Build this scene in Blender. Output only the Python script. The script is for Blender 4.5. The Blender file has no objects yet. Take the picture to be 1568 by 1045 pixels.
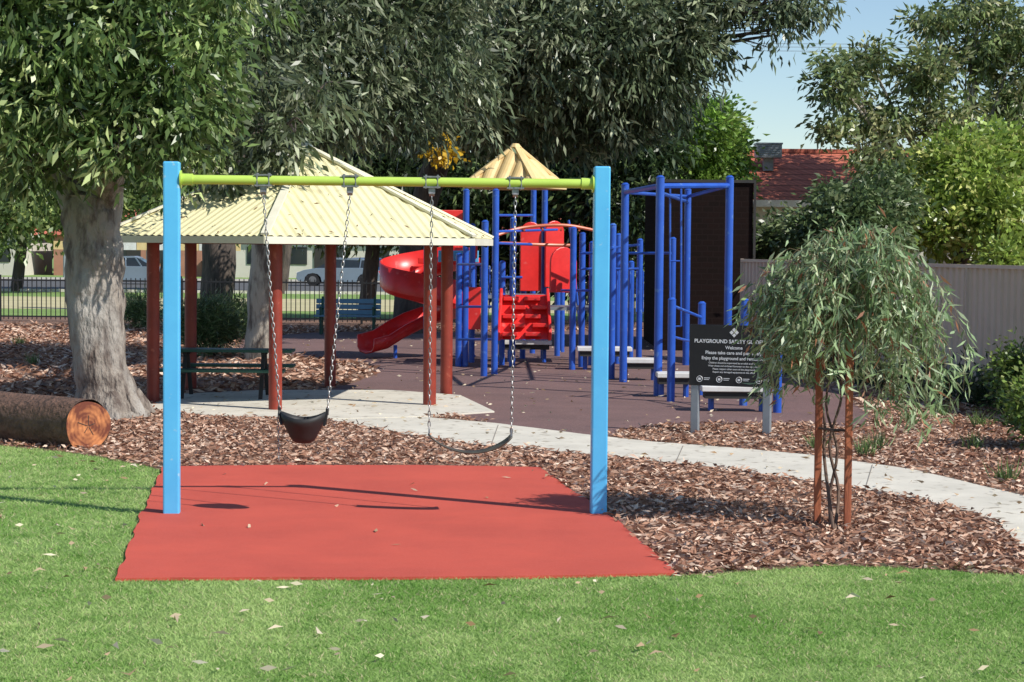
import bpy, bmesh, math, random
import numpy as np
from mathutils import Vector, Matrix, noise
R=random.Random(7); rng=np.random.default_rng(11)
scene=bpy.context.scene
# ------------------------------------------------------------ survey helpers
F=3000.0; CAMH=2.1; PITCH=math.atan(144.5/F); ROLL=math.radians(0.5)
def ray(px,py):
    dx=px-784.; dy=py-522.5
    u=dx*math.cos(ROLL)+dy*math.sin(ROLL); v=-dx*math.sin(ROLL)+dy*math.cos(ROLL)
    c,s=math.cos(PITCH),math.sin(PITCH)
    return Vector((u, F*c-v*s, -F*s-v*c))
def G(px,py,z=0.):
    d=ray(px,py); t=(z-CAMH)/d.z
    return Vector((d.x*t,d.y*t,z))
def P(px,py,Y):
    d=ray(px,py); t=Y/d.y
    return Vector((d.x*t,Y,CAMH+d.z*t))
def at(px,py,b):      # height point above ground point b
    return Vector((b.x,b.y,P(px,py,b.y).z))
# ------------------------------------------------------------ materials
def newmat(name):
    m=bpy.data.materials.new(name); m.use_nodes=True
    nt=m.node_tree; return m,nt,nt.nodes['Principled BSDF']
def N(nt,t,**k):
    n=nt.nodes.new(t)
    for a,b in k.items(): setattr(n,a,b)
    return n
def rgba(c): return (c[0],c[1],c[2],1)
def pmat(name,c1,c2=None,scale=4,rough=.6,bump=0,bscale=None,metal=0,stretch=(1,1,1),lo=.35,hi=.65,c3=None,s3=40,lo3=.55,hi3=.6,dist=.02):
    m,nt,p=newmat(name); L=nt.links.new
    p.inputs['Roughness'].default_value=rough; p.inputs['Metallic'].default_value=metal
    tc=N(nt,'ShaderNodeTexCoord'); mp=N(nt,'ShaderNodeMapping'); mp.inputs['Scale'].default_value=stretch
    L(tc.outputs['Object'],mp.inputs['Vector'])
    if c2 is None: c2=tuple(x*.8 for x in c1)
    nz=N(nt,'ShaderNodeTexNoise'); nz.inputs['Scale'].default_value=scale; nz.inputs['Detail'].default_value=8
    nz.inputs['Roughness'].default_value=.65
    L(mp.outputs[0],nz.inputs['Vector'])
    mr=N(nt,'ShaderNodeMapRange'); mr.inputs[1].default_value=lo; mr.inputs[2].default_value=hi
    L(nz.outputs['Fac'],mr.inputs[0])
    mx=N(nt,'ShaderNodeMix',data_type='RGBA'); mx.inputs[6].default_value=rgba(c1); mx.inputs[7].default_value=rgba(c2)
    L(mr.outputs[0],mx.inputs[0]); out=mx.outputs[2]
    if c3 is not None:
        n3=N(nt,'ShaderNodeTexNoise'); n3.inputs['Scale'].default_value=s3; n3.inputs['Detail'].default_value=4
        L(mp.outputs[0],n3.inputs['Vector'])
        m3=N(nt,'ShaderNodeMapRange'); m3.inputs[1].default_value=lo3; m3.inputs[2].default_value=hi3
        L(n3.outputs['Fac'],m3.inputs[0])
        x3=N(nt,'ShaderNodeMix',data_type='RGBA'); x3.inputs[7].default_value=rgba(c3)
        L(m3.outputs[0],x3.inputs[0]); L(out,x3.inputs[6]); out=x3.outputs[2]
    L(out,p.inputs['Base Color'])
    if bump:
        nb=N(nt,'ShaderNodeTexNoise'); nb.inputs['Scale'].default_value=bscale or scale*4; nb.inputs['Detail'].default_value=6
        L(mp.outputs[0],nb.inputs['Vector'])
        b=N(nt,'ShaderNodeBump'); b.inputs['Strength'].default_value=bump; b.inputs['Distance'].default_value=dist
        L(nb.outputs['Fac'],b.inputs['Height']); L(b.outputs[0],p.inputs['Normal'])
    return m
def leafmat(name,rough=.4,trans=.25,spec=.5):
    m,nt,p=newmat(name); L=nt.links.new
    a=N(nt,'ShaderNodeAttribute'); a.attribute_name='Col'
    p.inputs['Roughness'].default_value=rough; p.inputs['Specular IOR Level'].default_value=spec
    L(a.outputs['Color'],p.inputs['Base Color'])
    if trans>0:
        t=N(nt,'ShaderNodeBsdfTranslucent'); L(a.outputs['Color'],t.inputs['Color'])
        mx=N(nt,'ShaderNodeMixShader'); mx.inputs[0].default_value=trans
        L(p.outputs[0],mx.inputs[1]); L(t.outputs[0],mx.inputs[2])
        L(mx.outputs[0],nt.nodes['Material Output'].inputs['Surface'])
    return m
M={}
M['lawn']=pmat('lawn_mat',(.19,.31,.07),(.29,.40,.12),scale=1.2,rough=.95,bump=.6,bscale=90,c3=(.13,.22,.05),s3=60,lo3=.45,hi3=.7)
M['mulch']=pmat('mulch_mat',(.13,.065,.045),(.36,.21,.14),scale=22,rough=.9,bump=1,bscale=45,c3=(.5,.36,.27),s3=30,lo3=.6,hi3=.68,dist=.04)
M['rubber']=pmat('red_rubber_mat',(.60,.085,.05),(.49,.066,.04),scale=1.1,rough=.85,bump=.5,bscale=160,c3=(.68,.17,.12),s3=120,lo3=.5,hi3=.78,dist=.006)
M['softfall']=pmat('softfall_mat',(.195,.11,.10),(.14,.082,.075),scale=.9,rough=.9,bump=.4,bscale=120,c3=(.28,.17,.155),s3=60,lo3=.5,hi3=.75,dist=.006)
M['conc']=pmat('concrete_mat',(.74,.69,.58),(.60,.56,.47),scale=1.6,rough=.85,bump=.3,bscale=60,c3=(.34,.29,.22),s3=7,lo3=.60,hi3=.70,dist=.01)  # darker noise in the colour stands in for speckled shadow lines on the path
M['joint']=pmat('joint_mat',(.25,.22,.18),(.3,.27,.23),scale=8,rough=.9)
M['asphalt']=pmat('asphalt_mat',(.12,.12,.122),(.09,.09,.09),scale=2,rough=.9)
M['sand']=pmat('sandy_mat',(.6,.52,.30),(.46,.42,.22),scale=.6,rough=.95)
M['blue_l']=pmat('light_blue_paint',(.11,.52,.88),(.09,.46,.83),scale=3,rough=.4,c3=(.30,.58,.80),s3=14,lo3=.64,hi3=.70)
M['lime']=pmat('lime_paint',(.52,.70,.12),(.46,.64,.10),scale=4,rough=.35)
M['blue']=pmat('blue_paint',(.028,.11,.52),(.02,.08,.42),scale=3,rough=.35,c3=(.08,.18,.5),s3=9,lo3=.62,hi3=.7)
M['red']=pmat('red_plastic',(.80,.035,.03),(.64,.022,.02),scale=3,rough=.35,c3=(.8,.14,.12),s3=6,lo3=.62,hi3=.75)
M['orange']=pmat('orange_paint',(.60,.14,.05),(.5,.10,.035),scale=4,rough=.4)
M['postred']=pmat('oxide_red_paint',(.31,.042,.02),(.22,.03,.016),scale=4,rough=.5,c3=(.38,.09,.05),s3=12,lo3=.62,hi3=.72)
M['cream']=pmat('cream_steel',(.86,.80,.48),(.79,.73,.43),scale=1.5,rough=.45,c3=(.58,.50,.30),s3=3,lo3=.6,hi3=.8)
M['creamlt']=pmat('cream_trim',(.84,.81,.64),(.76,.72,.56),scale=3,rough=.45)
M['tan']=pmat('tan_plastic',(.80,.60,.30),(.70,.50,.22),scale=3,rough=.5)
M['white']=pmat('white_paint',(.80,.79,.76),(.66,.64,.6),scale=4,rough=.5)
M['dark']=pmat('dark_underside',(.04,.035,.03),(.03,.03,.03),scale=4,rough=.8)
M['black']=pmat('black_rubber',(.012,.012,.014),(.022,.022,.022),scale=8,rough=.6)
M['belt']=pmat('belt_rubber',(.09,.085,.065),(.045,.04,.035),scale=8,rough=.5)
M['steel']=pmat('galvanised_steel',(.38,.38,.38),(.20,.20,.20),scale=30,rough=.45,metal=.7)
M['greypost']=pmat('grey_post',(.32,.35,.38),(.26,.29,.31),scale=5,rough=.5,metal=.3)
M['bark']=pmat('gum_bark',(.32,.275,.23),(.12,.09,.075),scale=8,rough=.95,bump=1,bscale=20,stretch=(1,1,.35),lo=.44,hi=.62,c3=(.46,.43,.385),s3=3.2,lo3=.50,hi3=.72,dist=.07)
M['barkd']=pmat('dark_bark',(.13,.10,.08),(.05,.04,.035),scale=5,rough=.9,bump=1,bscale=14,stretch=(1,1,.25),dist=.05)
M['barkl']=pmat('log_bark',(.20,.11,.075),(.09,.05,.035),scale=9,rough=.95,bump=1,bscale=20,dist=.05)
M['barkp']=pmat('pale_bark',(.46,.41,.34),(.14,.11,.09),scale=4,rough=.9,bump=.8,bscale=14,stretch=(1,1,.3),lo=.47,hi=.6,dist=.04)
M['twig']=pmat('twig_bark',(.16,.10,.07),(.10,.06,.045),scale=10,rough=.8)
M['twigg']=pmat('green_twig',(.20,.17,.08),(.16,.10,.06),scale=10,rough=.7)
M['stake']=pmat('stake_timber',(.42,.13,.055),(.26,.07,.035),scale=9,rough=.8,stretch=(1,1,.15),bump=.5,bscale=30)
M['sign']=pmat('sign_black',(.009,.009,.011),(.013,.013,.014),scale=5,rough=.55)
M['signw']=pmat('sign_white',(.85,.85,.85),(.8,.8,.8),scale=5,rough=.5)
M['green']=pmat('green_paint',(.015,.09,.06),(.012,.07,.045),scale=5,rough=.45)
M['seatblue']=pmat('bench_blue',(.14,.28,.38),(.12,.24,.33),scale=5,rough=.45)
M['fence']=pmat('fence_beige',(.66,.54,.43),(.60,.48,.37),scale=1.3,rough=.5)
M['glass']=pmat('car_glass',(.02,.03,.035),(.03,.035,.04),scale=2,rough=.08)
M['carsilver']=pmat('car_silver',(.30,.38,.46),(.28,.35,.42),scale=2,rough=.25,metal=.4)
M['carblue']=pmat('car_blue',(.05,.14,.32),(.05,.12,.28),scale=2,rough=.25,metal=.3)
M['plaster']=pmat('wall_render',(.66,.62,.54),(.58,.54,.47),scale=.8,rough=.9)
M['pinkwall']=pmat('wall_brick_pink',(.45,.22,.15),(.36,.18,.12),scale=1.5,rough=.9)
M['leaf']=leafmat('leaf_mat',rough=.36,trans=.3)
M['grassb']=leafmat('grass_blade_mat',rough=.6,trans=.4,spec=.2)
M['chip']=leafmat('chip_mat',rough=.9,trans=0,spec=.2)
M['litter']=leafmat('litter_mat',rough=.8,trans=.1,spec=.2)
def brickmat(name,a,b,mortar,sc,bw=.5,rh=.25):
    m,nt,p=newmat(name); L=nt.links.new
    tc=N(nt,'ShaderNodeTexCoord'); sp=N(nt,'ShaderNodeSeparateXYZ'); cb=N(nt,'ShaderNodeCombineXYZ')
    ad=N(nt,'ShaderNodeMath'); L(tc.outputs['Object'],sp.inputs[0]); L(sp.outputs[0],ad.inputs[0]); L(sp.outputs[1],ad.inputs[1])
    L(ad.outputs[0],cb.inputs[0]); L(sp.outputs[2],cb.inputs[1])
    br=N(nt,'ShaderNodeTexBrick'); br.inputs['Scale'].default_value=sc; br.inputs['Color1'].default_value=rgba(a); br.inputs['Color2'].default_value=rgba(b); br.inputs['Mortar'].default_value=rgba(mortar)
    br.inputs['Mortar Size'].default_value=.03; br.inputs['Brick Width'].default_value=bw; br.inputs['Row Height'].default_value=rh
    L(cb.outputs[0],br.inputs['Vector']); L(br.outputs['Color'],p.inputs['Base Color']); p.inputs['Roughness'].default_value=1; p.inputs['Specular IOR Level'].default_value=.1
    bp=N(nt,'ShaderNodeBump'); bp.inputs['Strength'].default_value=.4; bp.inputs['Distance'].default_value=.01; bp.invert=True
    L(br.outputs['Fac'],bp.inputs['Height']); L(bp.outputs[0],p.inputs['Normal'])
    return m
M['brick']=brickmat('dark_brick',(.016,.009,.008),(.012,.008,.007),(.017,.011,.010),2.2)
M['tiles']=brickmat('terracotta_tiles',(.62,.20,.13),(.50,.15,.10),(.26,.09,.06),2.2,.5,.4)
def logend():
    m,nt,p=newmat('cut_timber'); L=nt.links.new
    tc=N(nt,'ShaderNodeTexCoord'); nz=N(nt,'ShaderNodeTexNoise'); nz.inputs['Scale'].default_value=6; nz.inputs['Detail'].default_value=7
    L(tc.outputs['Object'],nz.inputs['Vector'])
    w=N(nt,'ShaderNodeTexWave',wave_type='RINGS',rings_direction='SPHERICAL'); w.inputs['Scale'].default_value=7; w.inputs['Distortion'].default_value=8; w.inputs['Detail'].default_value=3
    L(tc.outputs['Object'],w.inputs['Vector'])
    r=N(nt,'ShaderNodeValToRGB'); r.color_ramp.elements[0].position=.45; r.color_ramp.elements[0].color=(.16,.04,.02,1); r.color_ramp.elements[1].position=.70; r.color_ramp.elements[1].color=(.66,.25,.09,1)
    mx=N(nt,'ShaderNodeMath',operation='MULTIPLY_ADD'); mx.inputs[1].default_value=.07; L(w.outputs['Fac'],mx.inputs[0]); L(nz.outputs['Fac'],mx.inputs[2])
    L(mx.outputs[0],r.inputs[0]); L(r.outputs[0],p.inputs['Base Color']); p.inputs['Roughness'].default_value=.8
    return m
M['logend']=logend()
# ------------------------------------------------------------ mesh builder
class MB:
    def __init__(s): s.v=[];s.f=[];s.m=[]
    def add(s,vs,fs,mat=0):
        o=len(s.v); s.v+= [tuple(x) for x in vs]; s.f+=[tuple(i+o for i in f) for f in fs]; s.m+=[mat]*len(fs)
    def box(s,c,size,rot=None,mat=0):
        c=Vector(c); h=[x/2 for x in size]; vs=[]
        for sx in(-1,1):
            for sy in(-1,1):
                for sz in(-1,1):
                    q=Vector((sx*h[0],sy*h[1],sz*h[2]))
                    if rot is not None: q=rot@q
                    vs.append(c+q)
        s.add(vs,[(0,1,3,2),(4,6,7,5),(0,4,5,1),(2,3,7,6),(0,2,6,4),(1,5,7,3)],mat)
    def beam(s,a,b,w,h,mat=0,up=Vector((0,0,1))):
        a=Vector(a);b=Vector(b);d=b-a;L=d.length;x=d/L
        if abs(x.dot(up))>.99: up=Vector((0,1,0))
        y=up.cross(x).normalized();z=x.cross(y)
        s.box((a+b)/2,(L,w,h),Matrix((x,y,z)).transposed(),mat)
    def tube(s,pts,rad,n=10,mat=0,cap=True,jit=0,ph=0):
        pts=[Vector(p) for p in pts]
        if not hasattr(rad,'__len__'): rad=[rad]*len(pts)
        vs=[];fs=[]; prev=None
        for i,p in enumerate(pts):
            t=(pts[min(i+1,len(pts)-1)]-pts[max(i-1,0)]).normalized()
            if prev is None:
                a=Vector((0,1,0)) if abs(t.z)>.9 else Vector((0,0,1))
                x=a.cross(t).normalized()
            else: x=(prev-t*prev.dot(t)).normalized()
            prev=x; y=t.cross(x)
            for k in range(n):
                an=2*math.pi*k/n; r=rad[i]
                if jit: r*=1+jit*noise.noise(Vector((math.cos(an)*1.3+ph,math.sin(an)*1.3,i*.35)))*2
                vs.append(p+(x*math.cos(an)+y*math.sin(an))*r)
        for i in range(len(pts)-1):
            for k in range(n):
                fs.append((i*n+k,i*n+(k+1)%n,(i+1)*n+(k+1)%n,(i+1)*n+k))
        if cap: fs.append(tuple(range(n-1,-1,-1))); fs.append(tuple((len(pts)-1)*n+k for k in range(n)))
        s.add(vs,fs,mat)
    def prism(s,prof,y0,y1,mat=0,T=None):
        n=len(prof); vs=[Vector((x,y0,z)) for x,z in prof]+[Vector((x,y1,z)) for x,z in prof]
        if T is not None: vs=[T@v for v in vs]
        s.add(vs,[tuple(range(n)),tuple(range(2*n-1,n-1,-1))]+[(i,i+n,(i+1)%n+n,(i+1)%n) for i in range(n)],mat)
    def obj(s,name,mats,parent=None,smooth=False,bevel=0,origin=None):
        me=bpy.data.meshes.new(name)
        vs=s.v
        loc=Vector((0,0,0))
        if origin is not None:
            loc=Vector(origin); vs=[(a-loc.x,b-loc.y,c-loc.z) for a,b,c in vs]
        me.from_pydata(vs,[],s.f)
        for m in mats: me.materials.append(M[m])
        me.polygons.foreach_set('material_index',s.m)
        if smooth: me.polygons.foreach_set('use_smooth',[True]*len(s.f))
        me.update()
        bm=bmesh.new(); bm.from_mesh(me); bmesh.ops.recalc_face_normals(bm,faces=bm.faces); bm.to_mesh(me); bm.free()
        if smooth:
            try: me.set_sharp_from_angle(angle=math.radians(40))
            except Exception: pass
        o=bpy.data.objects.new(name,me); scene.collection.objects.link(o); o.location=loc
        if bevel:
            b=o.modifiers.new('b','BEVEL'); b.width=bevel; b.segments=2; b.limit_method='ANGLE'
        if parent is not None: setpar(o,parent)
        return o
def setpar(o,par):
    o.parent=par; o.matrix_parent_inverse=Matrix.Translation(-par.location)
def empty(name,loc):
    e=bpy.data.objects.new(name,None); e.location=loc; e.empty_display_size=.3; scene.collection.objects.link(e); return e
def bez(pts,n=8):
    pts=[Vector(p) for p in pts]; out=[]
    for i in range(len(pts)-1):
        p0=pts[max(i-1,0)];p1=pts[i];p2=pts[i+1];p3=pts[min(i+2,len(pts)-1)]
        for k in range(n):
            t=k/n
            out.append(.5*((2*p1)+(p2-p0)*t+(2*p0-5*p1+4*p2-p3)*t*t+(3*p1-p0-3*p2+p3)*t**3))
    out.append(pts[-1]); return out
def poly(name,pts,z,mat,thick=0,wob=0,par=None):
    b=bmesh.new(); vs=[]
    n=len(pts)
    for i in range(n):
        a=pts[i]; c=pts[(i+1)%n]; L=math.hypot(a[0]-c[0],a[1]-c[1]); k=max(1,min(40,int(L/.15))) if wob else 1
        for j in range(k):
            t=j/k; x=a[0]+(c[0]-a[0])*t; y=a[1]+(c[1]-a[1])*t
            if wob: x+=wob*noise.noise(Vector((x*3,y*3,1))); y+=wob*noise.noise(Vector((x*3,y*3,9)))
            vs.append(b.verts.new((x,y,z)))
    f=b.faces.new(vs)
    if f.normal.z<0: f.normal_flip()
    if thick:
        r=bmesh.ops.extrude_face_region(b,geom=[f]); 
        for v in r['geom']:
            if isinstance(v,bmesh.types.BMVert): v.co.z=z+thick
    b.normal_update()
    bmesh.ops.triangulate(b,faces=[f for f in b.faces if len(f.verts)>4],ngon_method='EAR_CLIP')
    bmesh.ops.recalc_face_normals(b,faces=b.faces)
    me=bpy.data.meshes.new(name); b.to_mesh(me); b.free()
    if not thick:
        if me.polygons[0].normal.z<0: me.flip_normals()
    me.materials.append(M[mat]); o=bpy.data.objects.new(name,me); scene.collection.objects.link(o)
    if par: setpar(o,par)
    return o
def inpoly(x,y,pts):
    r=np.zeros(len(x),bool); n=len(pts)
    for i in range(n):
        x1,y1=pts[i][0],pts[i][1]; x2,y2=pts[(i+1)%n][0],pts[(i+1)%n][1]
        if y1==y2: continue
        c=((y1>y)!=(y2>y))&(x<(x2-x1)*(y-y1)/(y2-y1)+x1); r^=c
    return r
def np_mesh(name,V,nper,cols,mat,parent=None):
    n=len(V)//nper; me=bpy.data.meshes.new(name)
    me.vertices.add(len(V)); me.vertices.foreach_set('co',V.astype(np.float32).ravel())
    me.loops.add(len(V)); me.loops.foreach_set('vertex_index',np.arange(len(V),dtype=np.int32))
    me.polygons.add(n); me.polygons.foreach_set('loop_start',np.arange(0,len(V),nper,dtype=np.int32))
    try: me.polygons.foreach_set('loop_total',np.full(n,nper,dtype=np.int32))
    except Exception: pass
    me.update(calc_edges=True)
    a=me.color_attributes.new('Col','FLOAT_COLOR','POINT')
    c=np.ones((len(V),4),np.float32); c[:,:3]=np.repeat(cols,nper,axis=0); a.data.foreach_set('color',c.ravel())
    me.materials.append(M[mat]); o=bpy.data.objects.new(name,me); scene.collection.objects.link(o)
    if parent: setpar(o,parent)
    return o
def unit(a): return a/np.maximum(np.linalg.norm(a,axis=1,keepdims=True),1e-9)
def leaves(name,C,D,L,W,cols,mat,parent=None,bend=.12):
    n=len(C); D=unit(D); S=unit(np.cross(D,rng.normal(size=(n,3)))); U=np.cross(S,D)
    L=L[:,None]; W=W[:,None]
    mid=C+D*L*.45+U*L*bend*rng.normal(size=(n,1))
    V=np.stack([C,mid+S*W*.5,C+D*L,mid-S*W*.5],axis=1).reshape(-1,3)
    return np_mesh(name,V,4,np.clip(cols,0,.9),mat,parent)
def crown(name,blobs,n,L,W,pal,droop=.6,parent=None,cr=.3,per=40,fill=.42,outw=.35,con=(.5,1.0)):
    w=np.array([(b[3]*b[4]*b[5])**(2/3) for b in blobs]); w/=w.sum()
    Cs=[];Ds=[];Cc=[]
    pal=np.array(pal)
    for b,wt in zip(blobs,w):
        k=max(3,int(n*wt/per)); d=unit(rng.normal(size=(k,3))); rad=rng.random((k,1))**fill
        cc=np.array(b[:3])+d*rad*np.array(b[3:6])*(.75+.55*rng.random((k,1)))
        t=rng.random(k); base=pal[0]+(pal[1]-pal[0])*t[:,None]
        hi=rng.random(k)<.2; base[hi]=pal[2]
        base=base*(con[0]+con[1]*rng.random((k,1)))
        scl=cr*(.5+.9*rng.random((k,1,1)))
        off=rng.normal(size=(k,per,3))*scl*np.array([1,1,.7]); off[:,:,2]-=np.abs(rng.normal(size=(k,per)))*cr*droop*.5
        C=cc[:,None,:]+off
        lean=rng.normal(size=(k,1,3))*.45
        D=d[:,None,:]*outw+lean+off/scl*.4+rng.normal(size=(k,per,3))*.4+np.array([0,0,-droop])
        Cs.append(C.reshape(-1,3)); Ds.append(D.reshape(-1,3)); Cc.append((base[:,None,:]*(.7+.6*rng.random((k,per,1)))).reshape(-1,3))
    C=np.concatenate(Cs);D=np.concatenate(Ds);c=np.concatenate(Cc); m=len(C)
    return leaves(name,C,D,L*(.6+.7*rng.random(m)),W*(.7+.6*rng.random(m)),c,'leaf',parent)
def B(px,py,Y,rx,ry,rz):
    p=P(px,py,Y); return (p.x,p.y,p.z,rx,ry,rz)
def branches(mb,start,blobs,r0,mat=0,seed=1,sub=4):
    q=random.Random(seed)
    for b in blobs:
        e=Vector(b[:3]); s=Vector(start); m=(s+e)/2+Vector((q.uniform(-.2,.2),q.uniform(-.2,.2),-.12*(e-s).length*.5))
        pts=bez([s,m,e],5); k=len(pts); mb.tube(pts,[r0*(1-.8*i/(k-1)) for i in range(k)],7,mat,cap=False)
        for j in range(sub):
            a=pts[q.randint(k//3,k-1)]
            d=Vector((q.uniform(-1,1)*b[3],q.uniform(-1,1)*b[4],q.uniform(-1,1)*b[5]))*.85
            t=e+d; mm=(a+t)/2+Vector((0,0,.1)); mb.tube(bez([a,mm,t],4),[r0*.28*(1-.8*i/8) for i in range(9)],5,mat,cap=False)
# ------------------------------------------------------------ world, sun, camera
w=bpy.data.worlds.new("World"); scene.world=w; w.use_nodes=True
nt=w.node_tree; bg=nt.nodes['Background']; sk=nt.nodes.new('ShaderNodeTexSky'); sk.sky_type='NISHITA'; sk.sun_disc=False
S=Vector((2.61,-1.6,2.75)).normalized()
sk.sun_elevation=math.asin(S.z); sk.sun_rotation=math.atan2(S.x,S.y); sk.altitude=200; sk.air_density=1.0; sk.dust_density=.1; sk.ozone_density=3.0
nt.links.new(sk.outputs[0],bg.inputs[0]); bg.inputs[1].default_value=.13
sl=bpy.data.lights.new('sun','SUN'); sl.energy=5.0; sl.angle=math.radians(.5); sl.color=(1,.955,.88)
so=bpy.data.objects.new('sun',sl); so.rotation_euler=(-S).to_track_quat('-Z','Y').to_euler(); so.location=(10,-6,20); scene.collection.objects.link(so)
cam=bpy.data.cameras.new('camera'); cam.lens=36*F/1568; cam.sensor_width=36; cam.clip_end=3000; cam.clip_start=.1
co=bpy.data.objects.new('camera',cam)
mw=Matrix.Translation((0,0,CAMH))@Matrix.Rotation(math.pi/2-PITCH,4,'X')@Matrix.Rotation(ROLL,4,'Z'); co.matrix_world=mw
scene.collection.objects.link(co); scene.camera=co
scene.view_settings.view_transform='Standard'; scene.view_settings.look='None'; scene.view_settings.exposure=0
# ------------------------------------------------------------ ground
poly('ground',[(-900,-300),(900,-300),(900,1500),(-900,1500)],0,'lawn')
g=lambda *l:[tuple(G(*p)[:2]) for p in l]
mulch=[(-30,22.2)]+g((-120,676),(-30,681),(60,689),(150,700),(210,712),(250,722),(330,760),(800,800),(1000,870),(1040,883),(1100,880),(1180,873),(1280,867),(1400,872),(1500,879),(1640,884))+[(14,12.8),(16,56),(-30,56)]
poly('mulch_bed',mulch,.004,'mulch',wob=.08)
rub=g((250,718),(420,716),(640,716),(826,719),(900,770),(962,815),(1037,883),(800,888),(500,890),(178,891),(213,800))
poly('rubber_surface',rub,.004,'rubber',thick=.02,wob=.03)
soft=g((365,541),(480,548),(565,558),(578,574),(540,588),(498,600),(600,620),(757,650),(925,672),(962,660),(1010,653),(1120,650),(1230,651),(1320,657),(1335,640),(1290,605),(1220,575),(1160,545),(1010,508),(480,510),(365,520))
poly('playground_surface',soft,.008,'softfall',wob=.04)
path=g((500,628),(640,640),(757,650),(900,668),(1000,679),(1120,688),(1240,699),(1400,722),(1568,762),(1720,812),(1720,990),(1568,843),(1530,806),(1490,788),(1400,766),(1300,748),(1100,719),(900,698),(700,680),(560,657),(490,642))
poly('footpath',path,.006,'conc',thick=.012,wob=.015)
slab=g((212,628),(330,640),(480,645),(640,641),(757,633),(705,608),(600,600),(400,600),(280,606))
poly('pavilion_slab',slab,.006,'conc',thick=.02)
mb=MB()
for px,p1,p2 in((757,650,686),(1040,682,711),(1330,711,753)):
    a=G(px+6,p1+1,.0195);b=G(px-6,p2-1,.0195); mb.beam(a,b,.008,.004)
mb.obj('path_joint',['joint'],parent=bpy.data.objects['footpath'])
poly('verge_path',[(-60,62),(30,62),(30,76),(-60,76)],.004,'sand')
poly('road',[(-200,84),(200,84),(200,112),(-200,112)],.004,'asphalt')
mb=MB(); mb.box((0,83.9,.06),(400,.2,.12)); mb.box((0,112.1,.06),(400,.2,.12)); mb.obj('road_kerb',['conc'])
def chips():
    n=150000
    x=rng.uniform(-7,8,n); y=12.4+rng.random(n)**1.3*14
    n2=60000; x=np.concatenate([x,rng.uniform(-13,9,n2)]); y=np.concatenate([y,rng.uniform(25,50,n2)]); big=np.concatenate([np.ones(n),np.full(n2,2.)])
    k=inpoly(x,y,mulch)&~inpoly(x,y,rub)&~inpoly(x,y,path)&~inpoly(x,y,slab)&~inpoly(x,y,soft)&(np.abs(x)<.28*y+.4)
    x=x[k];y=y[k];big=big[k]; n=len(x)
    hz=np.array([.03*max(0,noise.noise(Vector((a*2.2,b*2.2,5)))) for a,b in zip(x,y)])
    C=np.stack([x,y,rng.uniform(.008,.045,n)+hz],1)
    a=rng.uniform(0,2*np.pi,n); D=np.stack([np.cos(a),np.sin(a),rng.normal(0,.28,n)],1)
    t=rng.random(n)[:,None]; pal=np.array([[.19,.085,.055],[.45,.25,.165],[.78,.61,.48]])
    c=np.where(t<.5,pal[0]+(pal[1]-pal[0])*t/.5,pal[1]+(pal[2]-pal[1])*((t-.5)/.5)**1.4)
    leaves('bark_chips',C,D,rng.uniform(.03,.11,n)*big,rng.uniform(.012,.032,n)*big,c,'chip',bend=.05)
    m=1300; i=rng.integers(0,len(x),m); C2=C[i]+np.stack([rng.normal(0,.10,m),rng.normal(0,.10,m),0*i],1); C2[:,2]=rng.uniform(.028,.04,m)
    leaves('stray_chips',C2,D[i]*np.array([1,1,.2]),rng.uniform(.02,.07,m),rng.uniform(.01,.025,m),c[i],'chip',bend=.05)
chips()
def grass():
    out=[]
    def reg(n,x0,x1,y0,y1,h):
        x=rng.uniform(x0,x1,n);y=rng.uniform(y0,y1,n)
        k=~inpoly(x,y,rub)&~inpoly(x,y,mulch)&(np.abs(x)<.275*y+.3); x=x[k];y=y[k];n=len(x)
        a=rng.uniform(0,2*np.pi,n); ww=rng.uniform(.003,.006,n)*(h/.022); hh=h*rng.uniform(.5,1.3,n)
        s=np.stack([np.cos(a)*ww,np.sin(a)*ww,0*a],1); C=np.stack([x,y,0*x],1)
        tip=C+np.stack([rng.normal(0,1.0,n)*hh,rng.normal(0,1.0,n)*hh,hh],1)
        V=np.stack([C-s,C+s,tip],1).reshape(-1,3)
        f=np.array([noise.noise(Vector((p*.9,q*.5,3)))+.6*noise.noise(Vector((p*4,q*4,7))) for p,q in zip(x,y)])
        t=np.clip(.5+f*1.1+rng.normal(0,.22,n),0,1)[:,None]
        c=np.array([.22,.40,.085])*(1-t)+np.array([.50,.64,.24])*t
        dry=rng.random(n)<.09; c[dry]=[.64,.58,.34]
        out.append((V,c))
    reg(250000,-4.6,4.6,8.9,13.1,.020)
    reg(130000,-7.5,-2.0,13.0,22.4,.024)
    np_mesh('grass',np.concatenate([o[0] for o in out]),3,np.concatenate([o[1] for o in out]),'grassb')
grass()
def litter():
    n=750; x=rng.uniform(-7,5,n); y=rng.uniform(9,21,n)
    k=~(inpoly(x,y,mulch)&~inpoly(x,y,rub)); k&=~(inpoly(x,y,rub)&(rng.random(n)>.15)); x=x[k];y=y[k]
    # leaves blown on the path, slab and playground
    n2=2600; x2=rng.uniform(-6,9,n2); y2=rng.uniform(14,44,n2); k2=inpoly(x2,y2,path)|inpoly(x2,y2,slab)|(inpoly(x2,y2,soft)&(rng.random(n2)<.5)); x2=x2[k2];y2=y2[k2]
    z=np.concatenate([rng.uniform(.026,.034,len(x)),rng.uniform(.028,.036,len(x2))]); x=np.concatenate([x,x2]);y=np.concatenate([y,y2]); n=len(x)
    a=rng.uniform(0,6.28,n); C=np.stack([x,y,z],1); D=np.stack([np.cos(a),np.sin(a),np.abs(rng.normal(0,.12,n))],1)
    t=rng.random(n)[:,None]; c=np.array([.34,.20,.10])*(1-t)+np.array([.8,.72,.54])*t
    leaves('fallen_leaves',C,D,rng.uniform(.04,.11,n),rng.uniform(.015,.032,n),c,'litter',bend=.15)
litter()
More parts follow.
